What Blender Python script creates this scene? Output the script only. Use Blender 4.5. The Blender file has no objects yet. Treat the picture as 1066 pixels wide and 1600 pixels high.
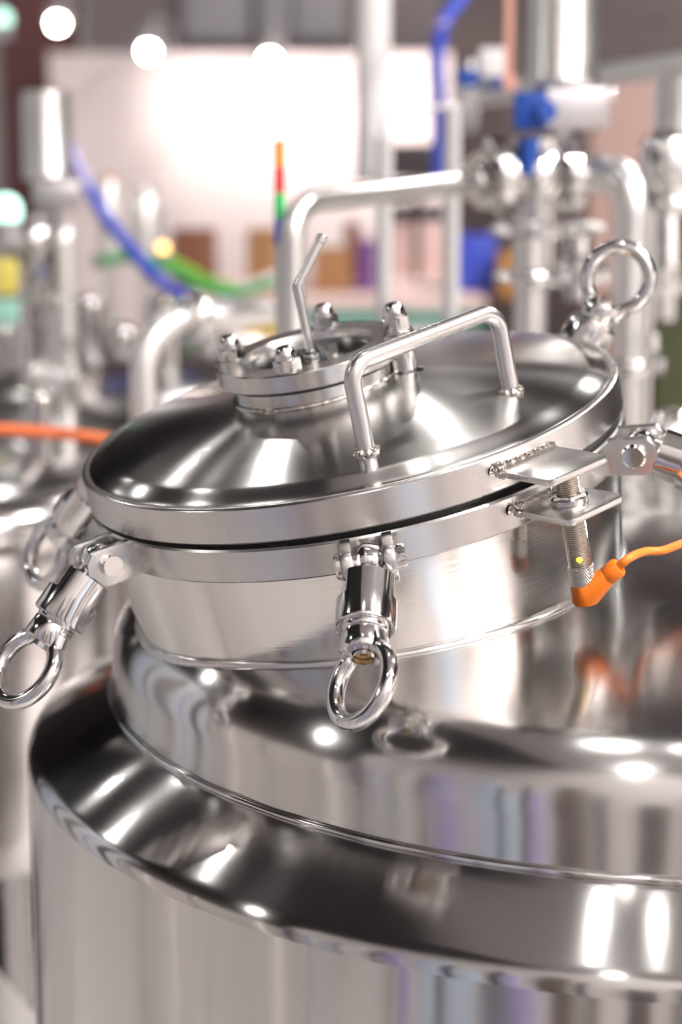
import bpy, bmesh, math, random
from mathutils import Matrix, Vector

random.seed(7)
scene = bpy.context.scene
col = scene.collection
PI = math.pi

# ------------------------------------------------------------------ camera
CAM = Vector((-.2188, -1.7686, .5068))
PITCH, YAW, FPX = .2035, -.0419, 3200.0
FWD = Vector((math.sin(YAW) * math.cos(PITCH), math.cos(YAW) * math.cos(PITCH), -math.sin(PITCH)))
RIGHT = Vector((math.cos(YAW), -math.sin(YAW), 0))
UP = RIGHT.cross(FWD)
cd = bpy.data.cameras.new('camera')
cam = bpy.data.objects.new('camera', cd)
col.objects.link(cam)
cam.matrix_world = Matrix.Translation(CAM) @ Matrix((RIGHT, UP, -FWD)).transposed().to_4x4()
cd.sensor_fit = 'VERTICAL'
cd.sensor_height = 36
cd.sensor_width = 24
cd.lens = FPX / 1600 * 36
cd.dof.use_dof = True
cd.dof.focus_distance = 1.47
cd.dof.aperture_fstop = 3.5
cd.clip_end = 200
scene.camera = cam

# ------------------------------------------------------------------ world and exposure
w = bpy.data.worlds.new('hall_air')
scene.world = w
w.use_nodes = True
w.node_tree.nodes['Background'].inputs[0].default_value = (.9, .85, .9, 1)
w.node_tree.nodes['Background'].inputs[1].default_value = .12
vs = scene.view_settings
vs.view_transform = 'Standard'
vs.look = 'None'
vs.exposure = 0.5
vs.gamma = 1
vs.use_curve_mapping = False
scene.cycles.sample_clamp_indirect = 8
scene.cycles.caustics_reflective = False
scene.cycles.caustics_refractive = False
scene.cycles.max_bounces = 8

FLOOR = -2.0
CEIL = 4.6
LAMP_L = 900   # radiance of the hall flood lamps


def at(u, v, D):
    """world point seen at photo pixel (u, v), D metres in front of the lens"""
    return CAM + FWD * D + RIGHT * ((u - 533) / FPX * D) - UP * ((v - 800) / FPX * D)


# ------------------------------------------------------------------ materials
MATS = {}


def nodes(name):
    m = bpy.data.materials.new(name)
    m.use_nodes = True
    nt = m.node_tree
    return m, nt, nt.nodes['Principled BSDF']


def plain(name, colr, rough=.5, metal=0.0, var=.0, scale=8, bump=0.0, emit=None, es=0, spec=.5, trans=0, ior=1.45, coat=0):
    if name in MATS:
        return MATS[name]
    m, nt, p = nodes(name)
    p.inputs['Base Color'].default_value = (*colr, 1)
    p.inputs['Roughness'].default_value = rough
    p.inputs['Metallic'].default_value = metal
    p.inputs['Specular IOR Level'].default_value = spec
    p.inputs['Transmission Weight'].default_value = trans
    p.inputs['IOR'].default_value = ior
    p.inputs['Coat Weight'].default_value = coat
    if emit:
        p.inputs['Emission Color'].default_value = (*emit, 1)
        p.inputs['Emission Strength'].default_value = es
    if var or bump:
        tc = nt.nodes.new('ShaderNodeTexCoord')
        n = nt.nodes.new('ShaderNodeTexNoise')
        n.inputs['Scale'].default_value = scale
        n.inputs['Detail'].default_value = 4
        nt.links.new(tc.outputs['Object'], n.inputs['Vector'])
        if var:
            r = nt.nodes.new('ShaderNodeMix')
            r.data_type = 'RGBA'
            r.inputs[6].default_value = (*[c * (1 - var) for c in colr], 1)
            r.inputs[7].default_value = (*[min(1, c * (1 + var)) for c in colr], 1)
            nt.links.new(n.outputs['Fac'], r.inputs[0])
            nt.links.new(r.outputs[2], p.inputs['Base Color'])
        if bump:
            b = nt.nodes.new('ShaderNodeBump')
            b.inputs['Strength'].default_value = bump
            b.inputs['Distance'].default_value = .01
            nt.links.new(n.outputs['Fac'], b.inputs['Height'])
            nt.links.new(b.outputs[0], p.inputs['Normal'])
    MATS[name] = m
    return m


def steel(name, colr=(.66, .64, .625), rough=.15, aniso=0.0, wave=0.0, wscale=3.0, wdist=.01, brush=0.0, stretch=(1, 1, 60), rvar=.3, radial=True, wz=1.0):
    """stainless steel: radial brushing, large soft waves, fine brush lines"""
    if name in MATS:
        return MATS[name]
    m, nt, p = nodes(name)
    N, Lk = nt.nodes, nt.links
    p.inputs['Base Color'].default_value = (*colr, 1)
    p.inputs['Metallic'].default_value = 1
    p.inputs['Roughness'].default_value = rough
    tc = N.new('ShaderNodeTexCoord')
    if aniso:
        p.inputs['Anisotropic'].default_value = aniso
        p.inputs['Anisotropic Rotation'].default_value = .25
        if radial:
            t = N.new('ShaderNodeTangent')
            t.direction_type = 'RADIAL'
            t.axis = 'Z'
            Lk.new(t.outputs[0], p.inputs['Tangent'])
    nr = N.new('ShaderNodeTexNoise')
    nr.inputs['Scale'].default_value = 14
    nr.inputs['Detail'].default_value = 5
    Lk.new(tc.outputs['Object'], nr.inputs['Vector'])
    mr = N.new('ShaderNodeMapRange')
    mr.inputs[3].default_value = rough * (1 - rvar)
    mr.inputs[4].default_value = rough * (1 + rvar)
    Lk.new(nr.outputs['Fac'], mr.inputs[0])
    Lk.new(mr.outputs[0], p.inputs['Roughness'])
    last = None
    if wave:
        nw = N.new('ShaderNodeTexNoise')
        nw.inputs['Scale'].default_value = wscale
        nw.inputs['Detail'].default_value = 1
        wm = N.new('ShaderNodeMapping')
        wm.inputs['Scale'].default_value = (1, 1, wz)
        Lk.new(tc.outputs['Object'], wm.inputs['Vector'])
        Lk.new(wm.outputs[0], nw.inputs['Vector'])
        b = N.new('ShaderNodeBump')
        b.inputs['Strength'].default_value = wave
        b.inputs['Distance'].default_value = wdist
        Lk.new(nw.outputs['Fac'], b.inputs['Height'])
        last = b
    if brush:
        mp = N.new('ShaderNodeMapping')
        mp.inputs['Scale'].default_value = stretch
        Lk.new(tc.outputs['Object'], mp.inputs['Vector'])
        nb = N.new('ShaderNodeTexNoise')
        nb.inputs['Scale'].default_value = 12
        nb.inputs['Detail'].default_value = 3
        Lk.new(mp.outputs[0], nb.inputs['Vector'])
        b2 = N.new('ShaderNodeBump')
        b2.inputs['Strength'].default_value = brush
        b2.inputs['Distance'].default_value = .0006
        Lk.new(nb.outputs['Fac'], b2.inputs['Height'])
        if last:
            Lk.new(last.outputs[0], b2.inputs['Normal'])
        last = b2
    if last:
        Lk.new(last.outputs[0], p.inputs['Normal'])
    MATS[name] = m
    return m


ST_BODY = steel('steel_tank_wall', (.71, .69, .68), .14, .85, .40, 8, .012, .05, (1, 1, 40), wz=.12)
ST_DOME = steel('steel_tank_dome', (.71, .695, .685), .17, .9, .40, 7, .011, .05, (1, 1, 40), wz=.3)
ST_BAND = steel('steel_tank_shoulder', (.66, .645, .635), .145, 1.0, .10, 4, .006, .04, (1, 1, 40))
ST_LID = steel('steel_lid_dome', (.68, .67, .655), .20, .92, .15, 5, .006, .06, (1, 1, 40))
ST_RIM = steel('steel_machined_rim', (.68, .655, .64), .26, .4, .0, 4, .004, .12, (1, 1, 60))
ST_NECK = steel('steel_neck', (.70, .675, .65), .16, .4, .25, 6, .006, .12, (1, 1, 50))
ST_POL = steel('steel_polished', (.76, .745, .735), .11, 0, .0)
ST_SAT = steel('steel_satin', (.70, .685, .675), .28, 0, .0)
ST_PIPE = steel('steel_pipe', (.80, .785, .77), .33, 0, .0)
ST_PALE = steel('steel_pale', (.93, .91, .895), .42)
YOKEM = steel('steel_yoke', (.46, .44, .455), .4)
ST_WELD = steel('steel_weld', (.66, .62, .58), .2, 0, .6, 150, .002)
ST_FAR = steel('steel_far', (.68, .65, .65), .2, 0, .4, 5, .02)
ST_THREAD = steel('nickel_thread', (.60, .55, .49), .25)
BLACK = plain('black_rubber', (.012, .012, .013), .55)
GLASSM = plain('sight_glass', (.75, .85, .8), .02, 0, trans=1.0, ior=1.5)
BRASS = plain('brass_stud', (.55, .36, .15), .4, 1)
ORANGE = plain('orange_plastic', (.95, .22, .015), .45, var=.06, scale=200)
ORANGE2 = plain('orange_cable', (.95, .24, .03), .5)
LEDY = plain('led_yellow', (1, .75, .05), .4, emit=(1, .75, .05), es=1.2)

# ------------------------------------------------------------------ geometry helpers: each returns (verts, faces)


def lathe(prof, seg=64, closed=False):
    V, F = [], []
    rows = []
    for r, z in prof:
        if r < 1e-6:
            rows.append([len(V)])
            V.append((0, 0, z))
        else:
            rows.append(list(range(len(V), len(V) + seg)))
            V += [(r * math.cos(2 * PI * k / seg), r * math.sin(2 * PI * k / seg), z) for k in range(seg)]
    pairs = list(zip(rows[:-1], rows[1:]))
    if closed:
        pairs.append((rows[-1], rows[0]))
    for a, b in pairs:
        for k in range(seg):
            j = (k + 1) % seg
            if len(a) == 1 and len(b) == 1:
                continue
            if len(a) == 1:
                F.append((a[0], b[k], b[j]))
            elif len(b) == 1:
                F.append((a[k], b[0], a[j]))
            else:
                F.append((a[k], b[k], b[j], a[j]))
    return V, F


def radial(rows, seg=48):
    """rows of (z, fn(theta)->r); closed with centre points"""
    V, F = [], []
    ids = []
    for z, fn in rows:
        ids.append(list(range(len(V), len(V) + seg)))
        for k in range(seg):
            t = 2 * PI * k / seg
            r = fn(t)
            V.append((r * math.cos(t), r * math.sin(t), z))
    for a, b in zip(ids[:-1], ids[1:]):
        for k in range(seg):
            j = (k + 1) % seg
            F.append((a[k], b[k], b[j], a[j]))
    F.append(tuple(ids[0]))
    F.append(tuple(reversed(ids[-1])))
    return V, F


def fillet(pts, rad, n=8):
    pts = [Vector(p) for p in pts]
    out = [pts[0]]
    for i in range(1, len(pts) - 1):
        p, a, b = pts[i], pts[i - 1] - pts[i], pts[i + 1] - pts[i]
        la, lb = a.length, b.length
        a, b = a / la, b / lb
        ang = a.angle(b)
        if ang > PI - 1e-3:
            out.append(p)
            continue
        r = rad[i - 1] if isinstance(rad, (list, tuple)) else rad
        d = min(r / math.tan(ang / 2), la * .49, lb * .49)
        r = d * math.tan(ang / 2)
        c = p + (a + b).normalized() * (r / math.sin(ang / 2))
        s, e = p + a * d - c, p + b * d - c
        tot = s.angle(e)
        ax = s.cross(e).normalized()
        for k in range(n + 1):
            out.append(c + Matrix.Rotation(tot * k / n, 3, ax) @ s)
    out.append(pts[-1])
    return out


def smooth_path(ctrl, n=10):
    """Catmull-Rom through the control points"""
    P = [Vector(c) for c in ctrl]
    P = [P[0] * 2 - P[1]] + P + [P[-1] * 2 - P[-2]]
    out = []
    for i in range(1, len(P) - 2):
        for k in range(n):
            t = k / n
            a, b, c, d = P[i - 1], P[i], P[i + 1], P[i + 2]
            out.append(.5 * ((2 * b) + (c - a) * t + (2 * a - 5 * b + 4 * c - d) * t * t + (3 * b - a - 3 * c + d) * t ** 3))
    out.append(P[-2])
    return out


def tube(path, rad, seg=20, caps=True, closed=False):
    path = [Vector(p) for p in path]
    n = len(path)
    R = rad if isinstance(rad, (list, tuple)) else [rad] * n
    V, F = [], []
    T = []
    for i in range(n):
        a = path[(i - 1) % n] if (closed or i > 0) else path[i]
        b = path[(i + 1) % n] if (closed or i < n - 1) else path[i]
        T.append((b - a).normalized())
    u = T[0].orthogonal().normalized()
    for i in range(n):
        u = (u - T[i] * u.dot(T[i])).normalized()
        v = T[i].cross(u)
        for k in range(seg):
            t = 2 * PI * k / seg
            V.append(tuple(path[i] + (u * math.cos(t) + v * math.sin(t)) * R[i]))
    m = n if closed else n - 1
    off = 0
    if closed:  # match the twist of the last ring to the first
        last = [Vector(V[(n - 1) * seg + k]) for k in range(seg)]
        off = min(range(seg), key=lambda k: (last[k] - Vector(V[0])).length)
    for i in range(m):
        i2 = (i + 1) % n
        for k in range(seg):
            j = (k + 1) % seg
            if i2 == 0:
                k2, j2 = (k - off) % seg, (j - off) % seg
            else:
                k2, j2 = k, j
            F.append((i * seg + k, i * seg + j, i2 * seg + j2, i2 * seg + k2))
    if caps and not closed:
        F.append(tuple(reversed(range(seg))))
        F.append(tuple(range((n - 1) * seg, n * seg)))
    return V, F


def bmgeo(bm):
    bm.verts.ensure_lookup_table()
    bm.verts.index_update()
    V = [tuple(v.co) for v in bm.verts]
    F = [tuple(v.index for v in f.verts) for f in bm.faces]
    bm.free()
    return V, F


def box(size, loc=(0, 0, 0), bev=.002, seg=2, rot=None):
    bm = bmesh.new()
    bmesh.ops.create_cube(bm, size=1)
    bmesh.ops.scale(bm, vec=size, verts=bm.verts)
    if bev:
        bmesh.ops.bevel(bm, geom=bm.edges[:], offset=bev, segments=seg, profile=.6, affect='EDGES')
    M = Matrix.Translation(loc) @ (rot.to_4x4() if rot else Matrix())
    bmesh.ops.transform(bm, matrix=M, verts=bm.verts)
    return bmgeo(bm)


def prism(outline, h, bev=.001, M=None):
    """outline in XY, extruded 0..h along Z"""
    bm = bmesh.new()
    vs_ = [bm.verts.new((x, y, 0)) for x, y in outline]
    f = bm.faces.new(vs_)
    r = bmesh.ops.extrude_face_region(bm, geom=[f])
    up = [g for g in r['geom'] if isinstance(g, bmesh.types.BMVert)]
    bmesh.ops.translate(bm, vec=(0, 0, h), verts=up)
    bmesh.ops.recalc_face_normals(bm, faces=bm.faces)
    if bev:
        rim = [e for e in bm.edges if abs(e.verts[0].co.z - e.verts[1].co.z) < 1e-7]
        bmesh.ops.bevel(bm, geom=rim, offset=bev, segments=2, profile=.6, affect='EDGES')
    if M:
        bmesh.ops.transform(bm, matrix=M, verts=bm.verts)
    return bmgeo(bm)


def hull(points):
    bm = bmesh.new()
    for p in points:
        bm.verts.new(p)
    r = bmesh.ops.convex_hull(bm, input=bm.verts)
    bmesh.ops.delete(bm, geom=[g for g in r['geom_interior'] if isinstance(g, bmesh.types.BMVert)], context='VERTS')
    return bmgeo(bm)


def xf(g, M):
    return [tuple(M @ Vector(v)) for v in g[0]], g[1]


def join(*gs):
    V, F = [], []
    for v, f in gs:
        o = len(V)
        V += v
        F += [tuple(i + o for i in x) for x in f]
    return V, F


def cyl(r, z0, z1, seg=32, bev=.001):
    b = min(bev, abs(z1 - z0) * .4, r * .4)
    return lathe([(0, z0), (r - b, z0), (r, z0 + b), (r, z1 - b), (r - b, z1), (0, z1)], seg)


def hexa(af, z0, z1, ch=.001):
    """hexagon with chamfered corners, af across flats"""
    R = af / math.sqrt(3)

    def hx(t):
        return (af / 2) / math.cos((t + PI / 6) % (PI / 3) - PI / 6)
    lim = R - ch
    return radial([(z0, lambda t: min(hx(t), lim)), (z0 + ch * .6, hx), (z1 - ch * .6, hx), (z1, lambda t: min(hx(t), lim))], 48)


def sphere(r, c=(0, 0, 0), sz=1.0, seg=24, rings=12):
    pr = [(r * math.sin(PI * k / rings), -r * sz * math.cos(PI * k / rings)) for k in range(rings + 1)]
    return xf(lathe(pr, seg), Matrix.Translation(c))


def along(p, q):
    """matrix with Z from p to q, origin p"""
    p, q = Vector(p), Vector(q)
    return Matrix.Translation(p) @ (q - p).to_track_quat('Z', 'Y').to_matrix().to_4x4()


def obj(name, geo, mat, parent=None, ang=38, flip=True):
    V, F = geo
    me = bpy.data.meshes.new(name)
    me.from_pydata(V, [], F)
    bm = bmesh.new()
    bm.from_mesh(me)
    bmesh.ops.recalc_face_normals(bm, faces=bm.faces)
    bm.to_mesh(me)
    bm.free()
    me.shade_smooth()
    me.set_sharp_from_angle(angle=math.radians(ang))
    me.materials.append(mat)
    o = bpy.data.objects.new(name, me)
    col.objects.link(o)
    o.parent = parent
    return o


def tag(o, label, cat, group=None, kind=None):
    o['label'] = label
    o['category'] = cat
    if group:
        o['group'] = group
    if kind:
        o['kind'] = kind
    return o


def thing(name, label, cat, M=None, group=None):
    o = bpy.data.objects.new(name, None)
    o.empty_display_size = .05
    col.objects.link(o)
    if M is not None:
        o.matrix_world = M
    return tag(o, label, cat, group)


def struct(o):
    o['kind'] = 'structure'
    return o


# ------------------------------------------------------------------ the hall
CARPET = plain('floor_carpet', (.68, .645, .63), .8, var=.10, scale=30, bump=.2)
DARKCEIL = plain('ceiling_paint', (.045, .038, .042), .8, var=.2, scale=1.5)
WALLW = plain('booth_white', (.82, .77, .76), .6, var=.02, scale=2)
HALLG = plain('hall_wall', (.16, .13, .135), .8, var=.15, scale=.7)
LAMPM = plain('lamp_diffuser', (1, 1, 1), .5, emit=(1, .96, .92), es=14)
GREYM = plain('grey_paint', (.35, .33, .34), .6, var=.1, scale=3)
MAROON = plain('maroon_paint', (.12, .045, .045), .7, var=.1, scale=3)
BROWNP = plain('dusky_pink_panel', (.42, .28, .25), .7, var=.08, scale=3)
PALEG = plain('pale_grey_panel', (.45, .43, .45), .6, var=.1, scale=2)

HX0, HX1, HY0, HY1 = -9, 9, -4.5, 14


def slab(name, a, b, mat, parent=None, bev=.004):
    a, b = Vector(a), Vector(b)
    return obj(name, box([abs(b[i] - a[i]) for i in range(3)], (a + b) / 2, bev), mat, parent)


struct(slab('floor', (HX0, HY0, FLOOR - .1), (HX1, HY1, FLOOR), CARPET))
struct(slab('ceiling', (HX0, HY0, CEIL), (HX1, HY1, CEIL + .1), DARKCEIL))
struct(slab('wall_left', (HX0 - .1, HY0, FLOOR), (HX0, HY1, CEIL), HALLG))
struct(slab('wall_right', (HX1, HY0, FLOOR), (HX1 + .1, HY1, CEIL), HALLG))
struct(slab('wall_back', (HX0, HY1, FLOOR), (HX1, HY1 + .1, CEIL), HALLG))
struct(slab('wall_front', (HX0, HY0 - .1, FLOOR), (HX1, HY0, CEIL), HALLG))

# unseen booth walls behind and beside the photographer, with strips added for mirrored streaks
BY = -2.85
wb = struct(slab('wall_booth', (-6.2, BY - .1, FLOOR), (5.6, BY, CEIL - .6), WALLW))
WH, PB, DK, LV = (.86, .84, .86), (.60, .70, .86), (.07, .06, .065), (.46, .42, .74)
PANELS = [(-2.45, .3, PB), (-2.1, .06, DK), (-2.0, .28, PB), (-1.62, .07, DK), (-1.5, .12, LV), (-1.2, .2, (.12, .09, .08)), (-.9, .05, DK), (-.55, .18, (.10, .08, .08)), (-.2, .06, DK), (.2, .35, (.14, .11, .11)), (.8, .5, PB), (1.6, .3, DK), (2.3, .6, (.40, .34, .32)), (3.9, .6, DK)]  # unseen coloured strips, placed to show as streaks in the steel
rp = random.Random(21)
x = -6.1
PAL = [WH, WH, (.92, .90, .90), LV, DK, (.38, .32, .30), PB, (.14, .10, .18), (.72, .66, .62), (.93, .92, .95), (.20, .15, .14)]
while x < -2.75:  # random strips added to give the steel more streaks
    wd = rp.choice((.05, .07, .1, .14, .2, .26))
    PANELS.append((x, wd * .8, rp.choice(PAL)))
    x += wd + rp.choice((.01, .03, .06, .12))
for k, (x, wd, c) in enumerate(PANELS):
    struct(slab('trim_%d' % (k + 1), (x, BY, FLOOR + .02), (x + wd, BY + .05, FLOOR + 3.5 - .22 * (k * 7 % 5)), plain('streak_strip_%d' % k, c, .5)))
struct(slab('wall_side', (-6.3, BY, FLOOR), (-6.2, 1.2, FLOOR + 2.9), plain('booth_beige', (.70, .65, .62), .6, var=.03, scale=2)))
struct(slab('wall_reflector', (-6.4, 1.3, FLOOR), (-6.3, 6.6, 2.7), plain('reflector_cool_white', (.78, .82, .88), .6, var=.04, scale=2)))  # unseen wall added so the dome's left side mirrors cool white
for k, (y, wd, c) in enumerate(((1.7, .3, DK), (2.5, .15, LV), (3.2, .5, (.30, .27, .26)), (4.3, .2, DK), (5.0, .6, PB), (6.0, .25, DK))):  # added strips that break up the pale reflection in the dome
    struct(slab('trim_%d' % (70 + k), (-6.3, y, FLOOR + .02), (-6.26, y + wd, 2.3 - .3 * (k % 2)), plain('reflector_strip_%d' % k, c, .5)))
struct(slab('wall_stand', (5.6, BY, FLOOR), (5.7, 2.0, FLOOR + 2.9), plain('booth_warm', (.72, .68, .66), .6, var=.03, scale=2)))

for k, (x, y, rp_, m_) in enumerate(((-2.6, -.55, .03, ST_POL), (-3.1, -1.35, .05, WALLW), (-2.7, -1.6, .025, ST_POL), (-3.4, .3, .05, GREYM), (-2.9, -.05, .035, WALLW), (-2.3, -2.2, .03, ST_POL), (-3.3, -1.9, .06, GREYM))):  # unseen posts added so the tank wall mirrors vertical streaks
    g_ = lathe([(0, 0), (rp_ * 2.2, 0), (rp_ * 2.2, .02), (rp_, .03), (rp_, 2.35), (rp_ * .8, 2.37), (0, 2.37)], 28)
    o_ = struct(obj('trim_%d' % (50 + k), g_, m_))
    o_.location = (x, y, FLOOR + .002)
struct(slab('ceiling_reflector', (-1.5, BY, 3.98), (4.6, 1.3, 4.0), plain('reflector_grey', (.36, .34, .35), .9)))  # unseen sheet added so bolts and shoulder mirror grey overhead

# hall flood lamps, some placed from highlights, some added as fill
FLOODM = plain('flood_lens', (1, 1, 1), .4, emit=(1, .965, .93), es=LAMP_L)
FLOODS = [(-2.9, 2.2, 3.7, .032), (-5.0, 3.3, 3.4, .06), (-4.7, 5.6, 3.7, .03), (-.34, .24, 3.7, .026), (.0, .2, 3.7, .018), (-.69, -2.3, 3.7, .035), (-1.9, 3.8, 3.7, .045), (-.7, 4.2, 3.7, .04), (-2.9, 4.9, 3.7, .025),  # placed from highlights, except the added one washing the cool white wall
          (-5.8, -1.2, 3.5, .075), (1.6, -1.9, 3.5, .13), (3.4, -2.0, 3.5, .17), (3.2, 1.0, 3.8, .16), (2.6, 5.0, 3.8, .16)]  # unseen lamps added to brighten the booth walls and floor
for k, (x, y, z, rl) in enumerate(FLOODS):
    t = thing('flood_lamp', 'unseen round flood lamp hanging under the dark hall ceiling', 'lamp', Matrix.Translation((x, y, z)), 'hall flood lamps')
    obj('housing', lathe([(rl * .85, .0), (rl * 1.06, -.005), (rl * 1.1, .02), (rl, .10), (rl * .6, .17), (0, .175)], 32), GREYM, t)
    obj('lens', lathe([(0, .006), (rl, .006)], 32), FLOODM, t)
    obj('hanger', cyl(.008, .17, CEIL - z, 8, 0), GREYM, t)

# ------------------------------------------------------------------ main tank
tank = thing('mixing_tank', 'large brushed stainless steel mixing tank with domed top, filling the foreground', 'tank')
Z_B = -1.25
wall_prof = [(.4924, -.004)]
wall_prof += [(.4985, -.006)]
for k in range(1, 7):
    f = k / 6
    wall_prof.append((.4985 + (.558 - .4985) * f, -.006 - .032 * f - .002 * math.sin(PI * f) * -1))
for k in range(1, 9):
    a = math.radians(60 * (1 - k / 8))
    wall_prof.append((.548 + .02 * math.cos(a), -.0553 + .02 * math.sin(a)))
for k in range(1, 11):
    wall_prof.append((.568, -.0553 - (abs(Z_B) - .0553) * k / 10))
wall_prof += [(.5, Z_B - .06), (0, Z_B - .12)]
band_i = 7
obj('shoulder', lathe(wall_prof[:band_i + 9], 192), ST_BAND, tank)
obj('wall', lathe(wall_prof[band_i + 8:], 192), ST_BODY, tank, ang=30)


def dome_z(r):
    rho, rc, zc = .055, .4374, .0316
    r0 = rc + rho * math.sin(math.radians(14.4))
    if r <= r0:
        return .143 - r * r / 3.5
    if r >= .4924:
        return -1
    return zc + math.sqrt(max(0, rho * rho - (r - rc) ** 2))


dome_prof = [(0, .143)]
for k in range(1, 25):
    r = .4511 * k / 24
    dome_prof.append((r, dome_z(r)))
for k in range(1, 15):
    a = math.radians(75.6 * (1 - k / 14))
    dome_prof.append((.4374 + .055 * math.cos(a), .0316 + .055 * math.sin(a)))
dome_prof += [(.4926, .02), (.4929, .006), (.493, -.006)]
obj('dome', lathe(dome_prof, 192), ST_DOME, tank)
N_ = 260
obj('seam_weld', tube([(.4945 * math.cos(2 * PI * k / N_), .4945 * math.sin(2 * PI * k / N_), -.003 + .0002 * math.sin(k * .9)) for k in range(N_)],
    [.0026 + .00025 * math.sin(k * 1.1) for k in range(N_)], 10, closed=True), ST_POL, tank)
for a in (35, 125, 215, 305):
    t = math.radians(a)
    obj('leg', cyl(.045, FLOOR + .01, Z_B - .02, 24, .004), ST_SAT, tank).location = (.42 * math.cos(t), .42 * math.sin(t), 0)

# frame of the manway: local z is the manway axis, x to the right, y away from the camera
LC = Vector((-.2824, -.1278, .2513))
NRM = Vector((-.1862, -.123, 1)).normalized()
EX = (RIGHT - NRM * RIGHT.dot(NRM)).normalized()
EY = NRM.cross(EX)
ML = Matrix.Translation(LC) @ Matrix((EX, EY, NRM)).transposed().to_4x4()


def mpart(name, geo, mat, parent=tank, M=ML, ang=38):
    o = obj(name, geo, mat, parent, ang)
    o.matrix_local = M
    return o


def neck_r(z):
    return .2135 - (-.059 - z) * math.tan(math.radians(7.5))


mpart('manway_neck', lathe([(neck_r(-.056), -.056), (neck_r(-.1), -.1), (neck_r(-.15), -.15), (neck_r(-.23), -.23)], 160), ST_NECK)
FT, FB = -.0335, -.0595
mpart('manway_flange', lathe([(.2193, FT - .0015), (.2178, FT), (.185, FT), (.185, FB), (.2178, FB), (.2193, FB + .0015)], 160, True), ST_RIM)
# weld bead where the neck runs into the dome
bead = []
for k in range(200):
    t = 2 * PI * k / 200
    z = -.06
    while z > -.24:
        p = ML @ Vector((neck_r(z) * math.cos(t), neck_r(z) * math.sin(t), z))
        if p.z <= dome_z(math.hypot(p.x, p.y)):
            break
        z -= .0008
    bead.append(p)
bead = [(bead[k - 1] + bead[k] * 2 + bead[(k + 1) % 200]) / 4 for k in range(200)]
obj('neck_weld', tube(bead, [.0046 + .0002 * math.sin(k * 1.1) for k in range(200)], 12, closed=True), ST_SAT, tank)
mpart('gasket', lathe([(.2125, -.0245), (.2145, -.029), (.2125, FT - .001), (.19, FT - .001), (.19, -.0245)], 128, True), BLACK)


# lugs with pivot pins, at each swing bolt
def rounded_rect(x0, x1, y0, y1, r, n=5, corners=(1, 1, 1, 1)):
    out = []
    for (cx, cy, a0, on) in ((x1 - r, y1 - r, 0, corners[0]), (x0 + r, y1 - r, 90, corners[1]), (x0 + r, y0 + r, 180, corners[2]), (x1 - r, y0 + r, 270, corners[3])):
        if on:
            for k in range(n + 1):
                a = math.radians(a0 + 90 * k / n)
                out.append((cx + r * math.cos(a), cy + r * math.sin(a)))
        else:
            out.append((x1 if cx > (x0 + x1) / 2 else x0, y1 if cy > (y0 + y1) / 2 else y0))
    return out


PIV_R, PIV_Z = .2375, -.0465
BOLTS = [-88.5, -148.5, -21.5, 38.5, 158.5]
# lug outline: x radial, y along the axis
lug_out = [(.212 - PIV_R, .0128), (.212 - PIV_R, -.0158)] + [(.002 + .0160 * math.cos(math.radians(a)), -.0012 + .0160 * math.sin(math.radians(a))) for a in range(-80, 61, 10)]
lug_geo = {}
for s in (-1, 1):
    lug_geo[s] = prism(lug_out, .0078, .0010, Matrix(((1, 0, 0, 0), (0, 0, 1, s * .0151 - .0039), (0, 1, 0, 0), (0, 0, 0, 1))))
pin_geo = join(xf(cyl(.006, -.022, .022, 24, .0008), Matrix.Rotation(PI / 2, 4, 'X')),
               xf(cyl(.0098, .0188, .0245, 28, .0016), Matrix.Rotation(PI / 2, 4, 'X')))
pinnut_geo = join(xf(hexa(.0135, -.0265, -.0180), Matrix.Rotation(-PI / 2, 4, 'X') @ Matrix.Scale(-1, 4, (0, 0, 1))),)
pinnut_geo = xf(hexa(.0155, .0190, .0262), Matrix.Rotation(-PI / 2, 4, 'X'))


def rot_at(a):
    t = math.radians(a)
    return ML @ Matrix.Rotation(t, 4, 'Z') @ Matrix.Translation((PIV_R, 0, PIV_Z))


for a in BOLTS:
    M = rot_at(a)
    lg = mpart('lug', lug_geo[-1], ST_SAT, tank, M)
    l2 = mpart('lug', lug_geo[1], ST_SAT, tank, M)
    pn = obj('pivot_pin', pin_geo, ST_POL, lg)
    obj('pin_nut', pinnut_geo, ST_POL, l2)


# swing bolts
def flats(R, d, on):
    def f(t):
        c = abs(math.cos(t - .95))
        return min(R, d / c) if (on and c > 1e-3) else R
    return f


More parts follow.
